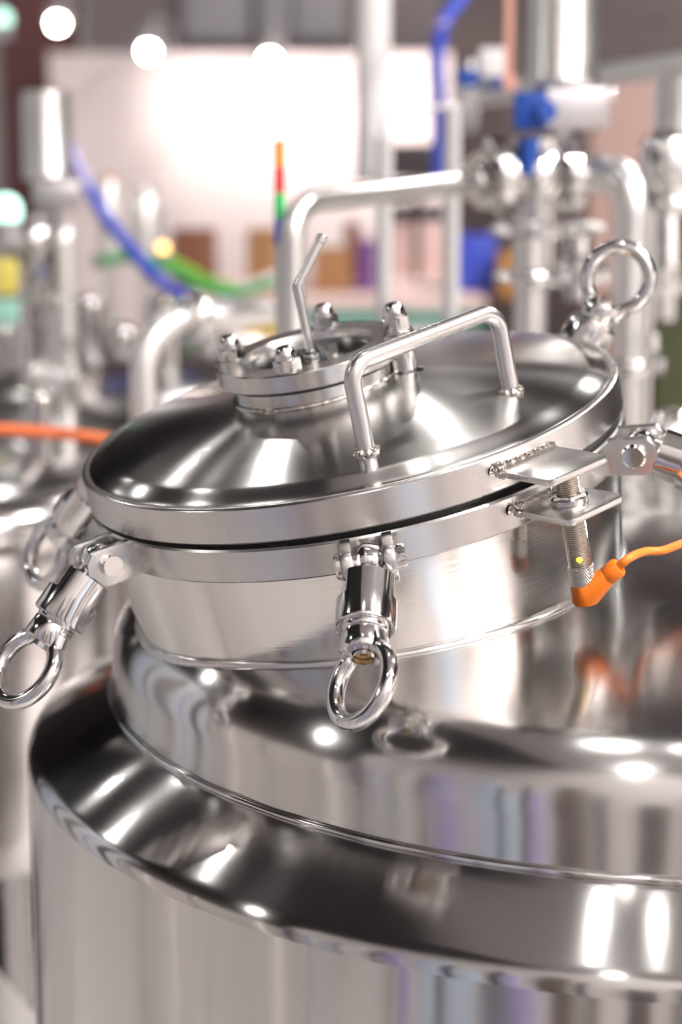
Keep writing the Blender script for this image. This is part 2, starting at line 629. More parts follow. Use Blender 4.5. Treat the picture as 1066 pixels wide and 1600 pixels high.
def swing_bolt(a, swing, spin, label, direction=None, lean=0):
    """swing: angle from the manway axis (pointing down) outwards"""
    t = math.radians(a)
    out = (EX * math.cos(t) + EY * math.sin(t))
    piv = ML @ Vector((PIV_R * math.cos(t), PIV_R * math.sin(t), PIV_Z))
    if direction is None:
        d = -NRM * math.cos(math.radians(swing)) + out * math.sin(math.radians(swing))
        tang = NRM.cross(out)
    else:
        d = direction.normalized()
        tang = NRM.cross(out)
        tang = (tang - d * tang.dot(d)).normalized()
    if lean:
        Q = Matrix.Rotation(math.radians(lean), 3, out)
        d, tang = Q @ d, Q @ tang
    zz = -d
    xx = tang
    yy = zz.cross(xx)
    tv = (CAM - piv).normalized()
    spin += math.atan2(-tv.dot(xx), tv.dot(yy))   # 0 turns the ring's face to the front aisle
    M = Matrix.Translation(piv) @ Matrix((xx, yy, zz)).transposed().to_4x4()
    root = thing('swing_bolt', label, 'eye bolt', M, 'swing eye bolts around the manway')
    eye = join(xf(lathe([(0, -.0095), (.0095, -.0095), (.0118, -.0075), (.0128, -.004), (.013, 0), (.0128, .004), (.0118, .0075), (.0095, .0095), (0, .0095)], 32), Matrix.Rotation(PI / 2, 4, 'Y')),
               lathe([(.009, 0), (.009, -.02), (.0075, -.022), (.0075, -.08)], 24))
    obj('shank', eye, ST_POL, root)
    R, d0 = .0215, .0172
    rows = [(-.0155, flats(.0195, d0 - .0008, True)), (-.0170, flats(R, d0, True)), (-.0345, flats(R, d0, True)), (-.0348, flats(R, d0, False)), (-.0535, flats(R, d0, False)),
            (-.0555, flats(.0208, d0, False)), (-.0560, flats(.0195, d0, False)), (-.0560, flats(.0172, d0, False))]
    body = radial(rows, 72)
    obj('nut_body', xf(body, Matrix.Rotation(spin, 4, 'Z')), ST_POL, root, ang=25)
    obj('collar', lathe([(.0166, -.055), (.0166, -.0575), (.0158, -.059), (.0165, -.0605), (.0168, -.0745), (.0155, -.0765), (.0085, -.0765), (.0075, -.0735), (0, -.0735)], 48), ST_POL, root)
    obj('stud_end', xf(radial([(-.0735, lambda q: .0072), (-.0758, lambda q: .0068), (-.0758, lambda q: .0026), (-.0738, lambda q: .0022)], 24), Matrix()), BRASS, root)
    # the ring: round bar bent to a loop whose ends run into the collar sides
    loop = []
    rr, ri, zc = .0063, .0266, -.0995
    for k in range(49):
        q = math.radians(90 + 36 + (360 - 72) * k / 48)
        loop.append((ri * math.cos(q), 0, zc + 1.06 * ri * math.sin(q)))
    loop = [(-.0125, 0, -.0665)] + loop + [(.0125, 0, -.0665)]
    loop = smooth_path(loop, 2)
    obj('ring', xf(tube(loop, rr, 20), Matrix.Rotation(spin, 4, 'Z')), ST_POL, root)
    return root


swing_bolt(-88.5, 52, math.radians(-48), 'front swing eye bolt hanging below the rim, its ring before the dome', lean=-18)
swing_bolt(-148.5, 52, math.radians(-46), 'swing eye bolt leaning out at the left edge of the picture')
swing_bolt(-21.5, 67, math.radians(-42), 'swing eye bolt cut off by the right edge, beside the sensor')
swing_bolt(38.5, 0, math.radians(4), 'swing eye bolt standing up behind the lid, ring against a pipe', NRM * .8 + EX * .6)
swing_bolt(158.5, 50, math.radians(-50), 'blurred swing eye bolt behind the lid at its far left')

# ------------------------------------------------------------------ lid
MLID = ML @ Matrix.Rotation(math.radians(-.55), 4, 'Y')
lid = thing('manway_lid', 'round domed stainless steel manway lid with a bent bar handle', 'lid', MLID)


def lid_z(r):
    # knuckle near the rim, shallow crown above
    if r >= .2135:
        return -.0006
    if r > .194:
        f = (.2135 - r) / .0195
        return -.0006 + .0085 * (f * f * (3 - 2 * f)) * .8 + .0017 * f
    return .0079 + .024 * (1 - (r / .194) ** 2)


pr = [(0, lid_z(0))] + [(.194 * k / 20, lid_z(.194 * k / 20)) for k in range(1, 21)] + [(.194 + .0195 * k / 10, lid_z(.194 + .0195 * k / 10)) for k in range(1, 11)] + [(.214, -.002)]
obj('lid_dome', lathe(pr, 192), ST_LID, lid)
obj('lid_rim', lathe([(.2135, -.0012), (.2172, 0), (.2188, -.0004), (.22, -.0018), (.22, -.0268), (.2185, -.0283), (.19, -.0285), (.19, -.006)], 192, True), ST_RIM, lid)
# handle
fa, fb = Vector((.0165, -.1685, lid_z(.169))), Vector((.1300, -.0890, lid_z(.158)))
HH = .0655
path = fillet([fa - Vector((0, 0, .004)), fa + Vector((0, 0, HH)), fb + Vector((0, 0, HH - .001)), fb - Vector((0, 0, .004))], .016, 10)
h = obj('handle', tube(path, .0066, 28), ST_SAT, lid)
for p in (fa, fb):
    obj('foot_weld', tube([p + Vector((.0075 * math.cos(2 * PI * k / 40), .0075 * math.sin(2 * PI * k / 40), .0005 * math.sin(k * 2.4))) for k in range(40)],
        [.0026 + .0006 * math.sin(k * 1.9) for k in range(40)], 8, closed=True), ST_WELD, h)

# sight glass port
SC = Vector((-.0205, -.003, 0))
sg = obj('sight_glass_neck', xf(lathe([(.066, .018), (.066, .0395), (.0645, .041), (.05, .041), (.05, .018)], 96, True), Matrix.Translation(SC)), ST_RIM, lid)
obj('neck_fillet_weld', xf(tube([(.0665 * math.cos(2 * PI * k / 120), .0665 * math.sin(2 * PI * k / 120), lid_z((Vector((.0665 * math.cos(2 * PI * k / 120), .0665 * math.sin(2 * PI * k / 120), 0)) + SC).length)) for k in range(120)],
    [.002 + .0004 * math.sin(k * 2.2) for k in range(120)], 8, closed=True), Matrix.Translation(SC)), ST_WELD, sg)
obj('gasket', xf(lathe([(.0695, .0405), (.0695, .0435), (.05, .0435), (.05, .0405)], 96, True), Matrix.Translation(SC)), BLACK, sg)
sf = obj('sight_flange', xf(lathe([(.076, .0447), (.0748, .0435), (.052, .0435), (.052, .052), (.0545, .0585), (.0748, .0585), (.076, .0573)], 128, True), Matrix.Translation(SC)), ST_RIM, lid)
obj('glass_disc', xf(lathe([(0, .0525), (.0515, .0525), (.0515, .0435), (0, .0435)], 64), Matrix.Translation(SC)), GLASSM, sf)
obj('inner_bore', xf(lathe([(.0495, .043), (.0495, .004), (0, .004)], 64), Matrix.Translation(SC)), plain('dark_bore', (.05, .05, .05), .3, 1), sf)
nut = join(hexa(.0190, .0585, .0685), lathe([(.0088, .068), (.0086, .0715), (.0074, .0755), (.0048, .0782), (0, .0790)], 32), cyl(.0105, .0570, .0592, 32, .0004))
nut4 = join(lathe([(0, .02), (.0165, .02), (.0165, .0275), (.0150, .029), (.0105, .031), (.0105, .054), (.0125, .055), (.0125, .061), (.0115, .0615), (.0115, .063), (0, .063)], 40),
            xf(hexa(.0195, .063, .0745), Matrix()), lathe([(.009, .0742), (.0088, .0785), (.0074, .0825), (.0048, .0850), (0, .0858)], 32))
for a in (167, 257, 77):
    t = math.radians(a)
    o = obj('acorn_nut', nut, ST_POL, sf, 30)
    o.location = SC + Vector((.0645 * math.cos(t), .0645 * math.sin(t), 0))
    o.rotation_euler.z = a
o = obj('hinge_post', nut4, ST_POL, lid, 30)
o.location = SC + Vector((.0735, -.0165, 0))
# wiper rod, bent
r0 = SC + Vector((.002, -.009, .050))
rp = fillet([r0, r0 + Vector((0, 0, .061)), r0 + Vector((.027, .012, .094))], .006, 6)
wr = obj('wiper_rod', tube(rp, .0037, 20), ST_SAT, sf)
obj('rod_gland', xf(join(hexa(.012, .0520, .0565), cyl(.0075, .0560, .0585, 24, .0006)), Matrix.Translation((r0.x, r0.y, 0))), ST_POL, sf)
e1 = r0 + Vector((.027, .012, .094))
e0 = e1 - Vector((.027, .012, .033)).normalized() * .006
obj('rod_tip', xf(cyl(.0044, 0, .0075, 20, .0012), along(e0, e1)), ST_SAT, wr)


# sensor brackets
def plate(z_top, th, ang, r0, r1, half):
    ol = rounded_rect(r0, r1, -half, half, .006, 5, (1, 0, 0, 1))
    return xf(prism(ol, th, .0009, Matrix.Translation((0, 0, z_top - th))), Matrix.Rotation(math.radians(ang), 4, 'Z'))


def bead_line(p, q, r, n=26, bulge=.35):
    p, q = Vector(p), Vector(q)
    pts, rad = [], []
    for k in range(n * 4 + 1):
        f = k / (n * 4)
        pts.append(p.lerp(q, f) + Vector((0, 0, .0003 * math.sin(f * 40))))
        rad.append(r * (1 + bulge * math.sin(f * n * 2 * PI) * .5) * (1.35 if f < .1 else 1))
    return tube(pts, rad, 10)


PA = -54.0
upl = obj('sensor_plate', plate(-.0115, .0048, PA, .216, .279, .0285), ST_SAT, lid)
RP = Matrix.Rotation(math.radians(PA), 4, 'Z')
obj('plate_weld', xf(join(bead_line((.2195, -.029, -.0112), (.2195, .027, -.0112), .0034), bead_line((.2185, -.0295, -.0115), (.2285, -.0295, -.0145), .003, 4)), RP), ST_WELD, upl)
lpl = mpart('sensor_plate', plate(-.0440, .005, PA + 2.5, .214, .2775, .0285), ST_SAT)
obj('plate_weld', xf(join(bead_line((.2195, -.029, -.0438), (.2195, .027, -.0438), .0034), bead_line((.2185, -.0295, -.044), (.2285, -.0295, -.047), .003, 4)), Matrix.Rotation(math.radians(PA + 2.5), 4, 'Z')), ST_WELD, lpl)

# ------------------------------------------------------------------ sensor
ts = math.radians(-51.2)
SP = Vector((.2475 * math.cos(ts), .2475 * math.sin(ts), 0))
sens = thing('proximity_sensor', 'threaded cylindrical proximity sensor with orange angled plug below the lid bracket', 'sensor', ML @ Matrix.Translation(SP))
prof = [(0, -.0175), (.0080, -.0175)]
z = -.018
while z > -.0935:
    prof += [(.0089, z), (.0089, z - .0005), (.0078, z - .0010)]
    z -= .0017
prof += [(.0080, z), (0, z)]
obj('barrel', lathe(prof, 40), ST_THREAD, sens, 20)
obj('hex_nut', hexa(.0235, -.0435, -.0370), ST_POL, sens, 25)
obj('washer', lathe([(.0088, -.0375), (.0138, -.0400), (.0140, -.0438), (.0088, -.0438)], 48, True), ST_POL, sens)
obj('hex_nut', hexa(.0235, -.0560, -.0492), ST_POL, sens, 25)
KR = .0094
kn = [(-.0938, lambda t: KR - .0012)]
for i in range(19):
    zz = -.0945 - .014 * i / 18
    kn.append((zz, (lambda i: lambda t: KR + .0004 * (1 if (int(t / (2 * PI) * 72) + i // 2) % 2 else -1))(i)))
kn.append((-.1095, lambda t: KR - .001))
obj('knurled_ring', radial(kn, 144), steel('knurl_steel', (.62, .6, .57), .3), sens, 25)
obj('seal', cyl(.0082, -.0935, -.0915, 32, .0004), BLACK, sens)
# small yellow indicator on the barrel, towards the photographer
view = (ML.to_3x3().inverted() @ (CAM - (ML @ SP))).normalized()
vv = Vector((view.x - .03, view.y, 0)).normalized()
led = xf(sphere(.0023, (0, 0, 0), .45, 16, 8), Matrix.Translation(vv * .0085 + Vector((0, 0, -.0865))) @ vv.to_track_quat('Z', 'Y').to_matrix().to_4x4())
obj('indicator', led, LEDY, sens)
# right-angle plug
arm = Vector((.0185, -.003, .0125))
pts = []
for k in range(24):
    t = 2 * PI * k / 24
    c, s = math.cos(t), math.sin(t)
    pts += [(.0100 * c, .0100 * s, -.1085), (.0104 * c, .0104 * s, -.1215), (.0094 * c, .0094 * s, -.1235)]
    o_ = arm.orthogonal().normalized()
    p_ = arm.normalized().cross(o_)
    q = Vector((.003, 0, -.1150)) + arm * .95 + (o_ * c + p_ * s) * .0066
    pts.append(tuple(q))
pl = obj('plug', hull(pts), ORANGE, sens, 30)
ae = Vector((.003, 0, -.1150)) + arm
obj('plug_collar', xf(lathe([(0, -.006), (.0066, -.006), (.0076, -.004), (.0076, .0055), (.0064, .0075), (0, .0075)], 32), Matrix.Translation(ae) @ arm.to_track_quat('Z', 'Y').to_matrix().to_4x4()), ORANGE, pl)
Minv = (ML @ Matrix.Translation(SP)).inverted()
cable = [ae + arm * .1, ae + arm * .75] + [Minv @ at(u, v, D) for u, v, D in ((1008, 862, 1.53), (1036, 860, 1.54), (1075, 846, 1.56), (1130, 830, 1.60), (1210, 850, 1.70), (1290, 960, 1.80), (1340, 1200, 1.80), (1345, 1700, 1.75))]
obj('cable', tube(smooth_path(cable, 8), .0033, 14), ORANGE2, sens)

# ================================================================== background
WHITEP = plain('white_powder_coat', (.80, .78, .78), .35)
BLUEP = plain('blue_plastic', (.012, .065, .34), .4)
BLUEH = plain('blue_hose', (.06, .10, .62), .35)
LAVH = plain('lavender_hose', (.42, .38, .78), .35)
GREENH = plain('green_hose', (.05, .42, .12), .4)
LIME = plain('lime_hose', (.25, .62, .04), .4)
CARD = plain('cardboard', (.38, .20, .09), .8, var=.15, scale=9)
CARD2 = plain('dark_cardboard', (.24, .10, .06), .8, var=.15, scale=9)
TEAL = plain('teal_edge', (.02, .30, .22), .5)
YELLOW = plain('yellow_plastic', (.85, .58, .01), .5)
PURPLE = plain('purple_cover', (.16, .06, .24), .5)
PINK = plain('pink_poster', (.74, .55, .52), .6, var=.08, scale=6)
OLIVE = plain('olive_cabinet', (.05, .055, .02), .6, var=.2, scale=6)
DARKM = plain('dark_equipment', (.03, .028, .032), .5)
MINT = plain('mint_lens', (.5, .9, .75), .3, emit=(.55, 1, .82), es=1.3)
AMBER = plain('amber_lens', (.9, .5, .1), .3, emit=(1, .55, .15), es=3)
REDL = plain('red_lens', (.65, .03, .04), .35, emit=(.8, .03, .03), es=.05)
ORL = plain('orange_lens', (.8, .25, .02), .35, emit=(.9, .25, .02), es=.05)
GRL = plain('green_lens', (.02, .5, .12), .35, emit=(.02, .6, .15), es=.05)
BLL = plain('blue_lens', (.08, .15, .7), .35, emit=(.1, .2, .8), es=.05)
BULB = plain('lamp_bulb', (1, 1, 1), .4, emit=(1, .86, .76), es=55)
SALMON = plain('salmon_strip', (.75, .38, .30), .5)
TERRA = plain('rust_red_paint', (.45, .12, .05), .6)


def M2(D):
    return D / FPX


def root_at(name, label, cat, p, group=None):
    return thing(name, label, cat, Matrix.Translation(p), group)


def wobj(name, geo, mat, root, ang=38):
    """geometry given in world space, stored relative to its root"""
    return obj(name, xf(geo, root.matrix_world.inverted()), mat, root, ang)


def rod(p, q, r, seg=20, bev=.001):
    p, q = Vector(p), Vector(q)
    return xf(cyl(r, 0, (q - p).length, seg, bev), along(p, q))


def vert(u, v0, v1, D):
    """vertical line through pixel (u, v0); second point at the height of pixel v1"""
    a, b = at(u, v0, D), at(u, v1, D)
    return a, Vector((a.x, a.y, b.z))


def clamp_ring(c, ax, r, wdt=.016):
    """a hinged pipe clamp: V ring with an ear, bolt and wing nut"""
    c, ax = Vector(c), Vector(ax).normalized()
    M = Matrix.Translation(c) @ ax.to_track_quat('Z', 'Y').to_matrix().to_4x4()
    g = [lathe([(r * .7, -wdt * .5), (r * .92, -wdt * .5), (r, -wdt * .28), (r, wdt * .28), (r * .92, wdt * .5), (r * .7, wdt * .5)], 32, True)]
    g.append(box((r * .30, r * .26, wdt * .9), (r * 1.12, 0, 0), r * .04))
    g.append(box((r * .30, r * .26, wdt * .9), (-r * 1.12, 0, 0), r * .04))
    g.append(xf(cyl(r * .10, -r * .3, r * .5, 12), Matrix.Translation((r * 1.15, 0, 0)) @ Matrix.Rotation(-PI / 2, 4, 'X')))
    g.append(sphere(r * .17, (r * 1.15, r * .42, 0), 1, 14, 8))
    g.append(box((r * .62, r * .12, wdt * .5), (r * 1.15, r * .5, 0), r * .03))
    return xf(join(*g), M)


# ---- back booth wall, with the display spots washing it
YW = at(300, 200, 8.2).y
p0, p1 = at(78, 82, 8.2), at(705, 82, 8.2)
struct(slab('wall_display', (p0.x, YW, FLOOR), (p1.x, YW + .08, p0.z), plain('display_white', (.74, .64, .64), .6, var=.03, scale=2)))
struct(slab('wall_column', (at(42, 0, 9).x, YW + .3, FLOOR), (at(135, 0, 9).x, YW + .7, CEIL), MAROON))
struct(slab('wall_pillar', (at(-60, 0, 9).x, YW + .35, FLOOR), (at(42, 0, 9).x, YW + .6, CEIL), GREYM))
struct(slab('wall_upper', (at(-30, 0, 11).x, YW + 2.4, FLOOR), (at(1150, 0, 11).x, YW + 2.5, CEIL), plain('upper_mauve', (.30, .25, .26), .8, var=.1, scale=1)))
for k, (u0, u1) in enumerate(((288, 390), (405, 455), (462, 540))):
    struct(slab('trim_%d' % (40 + k), (at(u0, 0, 10.4).x, YW + 2.3, at(0, 62, 10.4).z), (at(u1, 0, 10.4).x, YW + 2.4, at(0, -90, 10.4).z), PALEG))
struct(slab('wall_pink', (at(925, 0, 7.6).x, at(0, 0, 7.6).y, FLOOR), (at(1180, 0, 7.6).x, at(0, 0, 7.6).y + .1, at(0, 120, 7.6).z), BROWNP))
struct(slab('wall_dark', (at(690, 0, 9).x, YW + .5, FLOOR), (at(1250, 0, 9).x, YW + .6, at(0, -120, 9).z), plain('dark_brown_panel', (.10, .075, .075), .7, var=.1, scale=2)))


def spot_lamp(u, v, D, label, target, power):
    p = at(u, v, D)
    r = root_at('spot_lamp', label, 'lamp', p, 'display spot lamps')
    obj('bulb', sphere(.027, (0, 0, 0), 1, 20, 10), BULB, r)
    obj('reflector', lathe([(.03, .0), (.045, .01), (.05, .03), (.042, .07), (.0, .075)], 24), GREYM, r).rotation_euler = (-.9, 0, 0)
    obj('arm', tube(fillet([(0, .05, .03), (0, .2, .12), (0, YW - p.y + .02, .12), (0, YW - p.y + .02, -.1)], .03), .009, 10), GREYM, r)
    if target:
        ld = bpy.data.lights.new('spot_beam', 'SPOT')
        ld.energy = power
        ld.color = (1, .9, .84)
        ld.spot_size = math.radians(75)
        ld.spot_blend = .9
        ld.shadow_soft_size = .05
        lo = bpy.data.objects.new('spot_beam', ld)
        col.objects.link(lo)
        lo.parent = r
        d = Vector(target) - p
        lo.matrix_local = Matrix.Translation(d.normalized() * .06) @ (-d).to_track_quat('Z', 'Y').to_matrix().to_4x4()
    return r


def onwall(u, v):
    p = at(u, v, 8.0)
    return Vector((p.x, YW, p.z))


spot_lamp(90, 36, 7.6, 'glowing spot lamp highest and farthest left above the white wall', None, 0)
spot_lamp(232, 80, 7.5, 'glowing spot lamp in the middle of the three above the white wall', onwall(335, 165), 20)
spot_lamp(422, 93, 7.5, 'glowing spot lamp farthest right, above the red and green signal tower', onwall(490, 165), 20)
spot_lamp(583, 60, 7.5, 'spot lamp behind the round post, lighting the wall beside it', onwall(650, 165), 22)

# ---- round post and steel beam
a, b = vert(583, -60, 275, 3.9)
t = root_at('round_post', 'thick pale grey round post hanging down to the horizontal pipe', 'post', b)
wobj('shaft', rod(b, (b.x, b.y, CEIL - .02), .0335, 28), WHITEP, t)
wobj('end_ring', rod(b - Vector((0, 0, .012)), b, .0355, 28), ST_SAT, t)
t = root_at('steel_rail', 'long pale steel rail running behind the valve actuator', 'rail', at(725, 150, 4.6))
wobj('rail', rod(at(718, 152, 4.9), at(1180, 84, 4.1), .026, 24), ST_PIPE, t)
wobj('bracket', box((.03, .05, .12), at(735, 165, 4.85), .004), ST_SAT, t)

# ---- tube frame
t = root_at('tube_frame', 'white tube frame with two uprights behind the horizontal pipe', 'frame', Vector((at(600, 300, 3.05).x, at(600, 300, 3.05).y, FLOOR)))
for u in (601, 707):
    a, b = vert(u, 165 if u > 650 else 210, 500, 3.05)
    wobj('upright', rod((a.x, a.y, FLOOR + .01), (a.x, a.y, a.z), .0128, 20, .004), WHITEP, t)
wobj('top_rail', tube(fillet([at(601, 235, 3.05), at(601, 178, 3.05), at(707, 164, 3.1), at(760, 158, 3.15)], .024), .0045, 12), ST_SAT, t)

# ---- horizontal transfer pipe
pa = at(456, 318, 2.42)
bend = [Vector((pa.x, pa.y, -.9)), pa, at(745, 283, 2.80)]
t = root_at('transfer_pipe', 'satin steel pipe rising and bending right to the valve', 'pipe', bend[0])
wobj('tube', tube(fillet(bend, .045, 12), .0150, 28), ST_PIPE, t)
wobj('ferrule', join(rod(at(735, 284, 2.79), at(768, 280, 2.82), .026, 28), rod(at(755, 282, 2.81), at(766, 280, 2.82), .040, 28)), ST_POL, t)


# ---- pneumatic valves
def valve(u, v, D, k, label, lean=0, act_h=.30, rings=True, fittings=True, ax=Vector((.97, .22, 0))):
    """butterfly valve with tall cylindrical actuator; k scales it"""
    p = at(u, v, D)
    r = root_at('actuated_valve', label, 'valve', p, 'pneumatic valves')
    ax = ax.normalized()
    side = Vector((0, 0, 1)).cross(ax)

    def P(x, y, z):
        return p + (ax * x + side * y + Vector((0, 0, z))) * k
    wobj('body', join(sphere(.046 * k, P(0, 0, 0), 1, 28, 14), rod(P(-.055, 0, 0), P(.055, 0, 0), .034 * k, 28), rod(P(0, 0, -.13), P(0, 0, .05), .031 * k, 28)), ST_POL, r)
    if rings:
        for x in (-.052, .045):
            wobj('clamp', clamp_ring(P(x, 0, 0), ax + Vector((0, 0, .12)), .054 * k, .022 * k), ST_POL, r)
        wobj('clamp', clamp_ring(P(0, 0, -.075), Vector((0, 0, 1)), .044 * k, .02 * k), ST_POL, r)
    wobj('yoke', join(xf(box((.092 * k, .085 * k, .056 * k), (0, 0, 0), .008 * k), Matrix.Translation(P(.045, 0, .088)) @ Matrix.Rotation(math.atan2(ax.y, ax.x), 4, 'Z')), rod(P(.03, 0, .03), P(.03, 0, .07), .02 * k)), YOKEM, r)
    act = wobj('actuator', xf(lathe([(0, 0), (.048, 0), (.0505, .004), (.0505, .012), (.049, .015), (.049, act_h - .02), (.046, act_h - .004), (.036, act_h), (0, act_h)], 48), Matrix.Translation(P(.032, 0, .118)) @ Matrix.Scale(k, 4)), ST_PIPE, r)
    wobj('end_cap', rod(P(.032, 0, .118 + act_h), P(.032, 0, .125 + act_h), .03 * k), ST_POL, act)
    wobj('cap_screw', sphere(.009 * k, P(.094, -.03, .108), 1, 12, 8), ST_POL, r)
    if fittings:
        f = wobj('air_fitting', join(xf(box((.045 * k, .04 * k, .05 * k), (0, 0, 0), .006 * k), Matrix.Translation(P(-.018, -.03, .085))), rod(P(-.02, -.03, .05), P(-.02, -.03, .0), .014 * k), rod(P(-.005, -.05, .085), P(-.005, -.066, .085), .014 * k)), BLUEP, r)
        wobj('collet', rod(P(-.02, -.03, .11), P(-.02, -.03, .122), .011 * k), DARKM, f)
        wobj('elbow_fitting', join(rod(P(.086, 0, .20), P(.11, 0, .20), .014 * k), rod(P(.105, 0, .15), P(.105, 0, .24), .011 * k), sphere(.014 * k, P(.105, 0, .245), 1, 12, 8)), ST_POL, act)
    return r, P


vr, VP = valve(838, 272, 2.8, 1.0, 'tall steel valve actuator with blue fitting, above the right end of the pipe')
t = root_at('elbow_pipe', 'thick polished pipe bending down from the valve beside the lid', 'pipe', at(990, 700, 2.74))
e0, e1 = VP(.05, 0, .0), at(991, 268, 2.72)
wobj('tube', tube(fillet([e0, e1, Vector((e1.x, e1.y, -.9))], .075, 14), .0255, 32), ST_PIPE, t)
wobj('clamp', clamp_ring(Vector((e1.x, e1.y, at(0, 580, 2.72).z)), Vector((0, 0, 1)), .038, .022), ST_POL, t)
a, b = vert(1021, 330, 700, 2.70)
t = root_at('thin_line', 'thin steel line running close beside the thick bent pipe', 'pipe', Vector((a.x, a.y, -.9)))
wobj('tube', rod((a.x, a.y, -.9), a, .0048), ST_PIPE, t)
wobj('union', rod(at(1021, 520, 2.70), at(1021, 550, 2.70), .009), ST_POL, t)
a, b = vert(832, 345, 560, 2.8)
t = root_at('drop_pipe', 'short vertical pipe below the valve body behind the handle', 'pipe', Vector((a.x, a.y, -.9)))
wobj('tube', rod((a.x, a.y, -.9), a, .0235, 28), ST_PIPE, t)
wobj('clamp', clamp_ring(at(832, 432, 2.8), Vector((0, 0, 1)), .038, .02), ST_POL, t)
t = root_at('sampling_valve', 'small shiny sampling valve between drop pipe and bent pipe', 'valve', at(905, 430, 2.9))
wobj('stem', join(rod(at(905, 370, 2.9), at(905, 470, 2.9), .02), rod(at(870, 430, 2.9), at(940, 425, 2.95), .018), sphere(.03, at(905, 425, 2.9), 1, 20, 10)), ST_POL, t)
wobj('hand_wheel', rod(at(905, 352, 2.9), at(905, 362, 2.9), .036), WHITEP, t)
t = root_at('salmon_strip', 'thin salmon coloured strip beside the tall actuator', 'strip', at(796, 130, 3.1))
wobj('strip', box((.012, .012, .5), at(796, 0, 3.1) + Vector((0, 0, .13)), .002), SALMON, t)
wobj('foot', box((.02, .02, .02), at(796, 130, 3.1), .002), SALMON, t)

vr2, VP2 = valve(1035, 372, 3.3, 1.0, 'partly cropped valve at the right edge behind the bent pipe', act_h=.14)
t = root_at('dosing_pot', 'shiny dosing pot at the right edge behind the bent pipe', 'pot', at(1050, 320, 3.0))
wobj('pot', xf(lathe([(0, -.06), (.03, -.055), (.042, -.03), (.044, .03), (.036, .045), (.02, .052), (0, .054)], 36), Matrix.Translation(at(1046, 262, 3.0))), ST_POL, t)
wobj('pot_stem', join(rod(at(1046, 310, 3.0), at(1046, 420, 3.0), .02), clamp_ring(at(1046, 318, 3.0), Vector((0, 0, 1)), .04, .02)), ST_POL, t)

# ---- right edge equipment
t = root_at('olive_cabinet', 'dark olive cabinet at the right edge under a green hose', 'cabinet', Vector((at(1060, 520, 3.6).x, at(1060, 520, 3.6).y, FLOOR)))
c0, c1 = at(1012, 455, 3.6), at(1200, 455, 3.6)
wobj('case', box((c1.x - c0.x, .4, c0.z - FLOOR), ((c0.x + c1.x) / 2, c0.y + .2, (c0.z + FLOOR) / 2), .01), OLIVE, t)
wobj('door', box((c1.x - c0.x - .03, .012, .8), ((c0.x + c1.x) / 2, c0.y - .006, c0.z - .42), .004), OLIVE, t)
t = root_at('lime_hose', 'bright green hose lying on the olive cabinet', 'hose', at(1030, 448, 3.5))
wobj('hose', tube(smooth_path([at(985, 448, 3.45), at(1020, 441, 3.45), at(1045, 449, 3.5), at(1085, 452, 3.55), at(1150, 470, 3.6)]), .0075, 12), LIME, t)
wobj('end_fitting', rod(at(980, 449, 3.45), at(990, 447, 3.45), .010), ST_POL, t)
t = root_at('rust_post', 'rust red post glimpsed between lid and bent pipe', 'post', at(948, 520, 3.4))
wobj('post', rod((at(948, 520, 3.4).x, at(948, 520, 3.4).y, FLOOR), at(948, 470, 3.4), .02), TERRA, t)
wobj('cap', rod(at(948, 470, 3.4), at(948, 465, 3.4), .024), DARKM, t)
for k, (u, v, D, R_, lab) in enumerate(((1050, 690, 3.0, .05, 'polished ball fitting low at the right edge beyond the tank'), (930, 640, 3.0, .03, 'small polished ball fitting beyond the tank near the bent pipe'))):
    p = at(u, v, D)
    t = root_at('ball_fitting', lab, 'fitting', p)
    wobj('ball', join(sphere(R_, p, 1, 20, 10), rod(p - Vector((0, 0, .2)), p, R_ * .5)), ST_POL, t)
    wobj('clamp', clamp_ring(p - Vector((0, 0, R_ * 1.3)), Vector((0, 0, 1)), R_ * .9, .02), ST_POL, t)

# ---- blue hoses at the top
t = root_at('air_hose', 'blue air hose curling down behind the pale steel rail', 'hose', at(683, 260, 3.7))
wobj('hose', tube(smooth_path([at(760, -60, 3.7), at(722, -5, 3.7), at(694, 35, 3.7), at(683, 85, 3.72), at(685, 140, 3.76), at(686, 200, 3.8), at(684, 280, 3.85)]), .0128, 14), BLUEH, t)
wobj('band', rod(at(691, 42, 3.69), at(689, 36, 3.69), .0155), LAVH, t)
t = root_at('solenoid_block', 'white and blue solenoid block left of the tall actuator', 'solenoid', at(770, 140, 3.6))
wobj('block', box((.05, .05, .05), at(772, 98, 3.6), .004), WHITEP, t)
wobj('coil', join(rod(at(765, 128, 3.6), at(797, 122, 3.6), .016), box((.04, .03, .03), at(732, 122, 3.6), .004)), BLUEP, t)
wobj('silencer', rod(at(735, 95, 3.6), at(735, 130, 3.6), .012), ST_POL, t)

# ---- signal tower
t = root_at('signal_tower', 'signal tower with orange, red, green and blue segments', 'signal light', at(437, 440, 2.45))
for v0, v1, m in ((224, 262, ORL), (263, 302, REDL), (303, 342, GRL), (343, 382, BLL)):
    wobj('segment', rod(at(437, v1, 2.45), at(437, v0, 2.45), .0066), m, t)
wobj('pole', rod(Vector((at(437, 382, 2.45).x, at(437, 382, 2.45).y, FLOOR)), at(437, 382, 2.45), .0055), WHITEP, t)
wobj('cap', rod(at(437, 224, 2.45), at(437, 220, 2.45), .0072), DARKM, t)

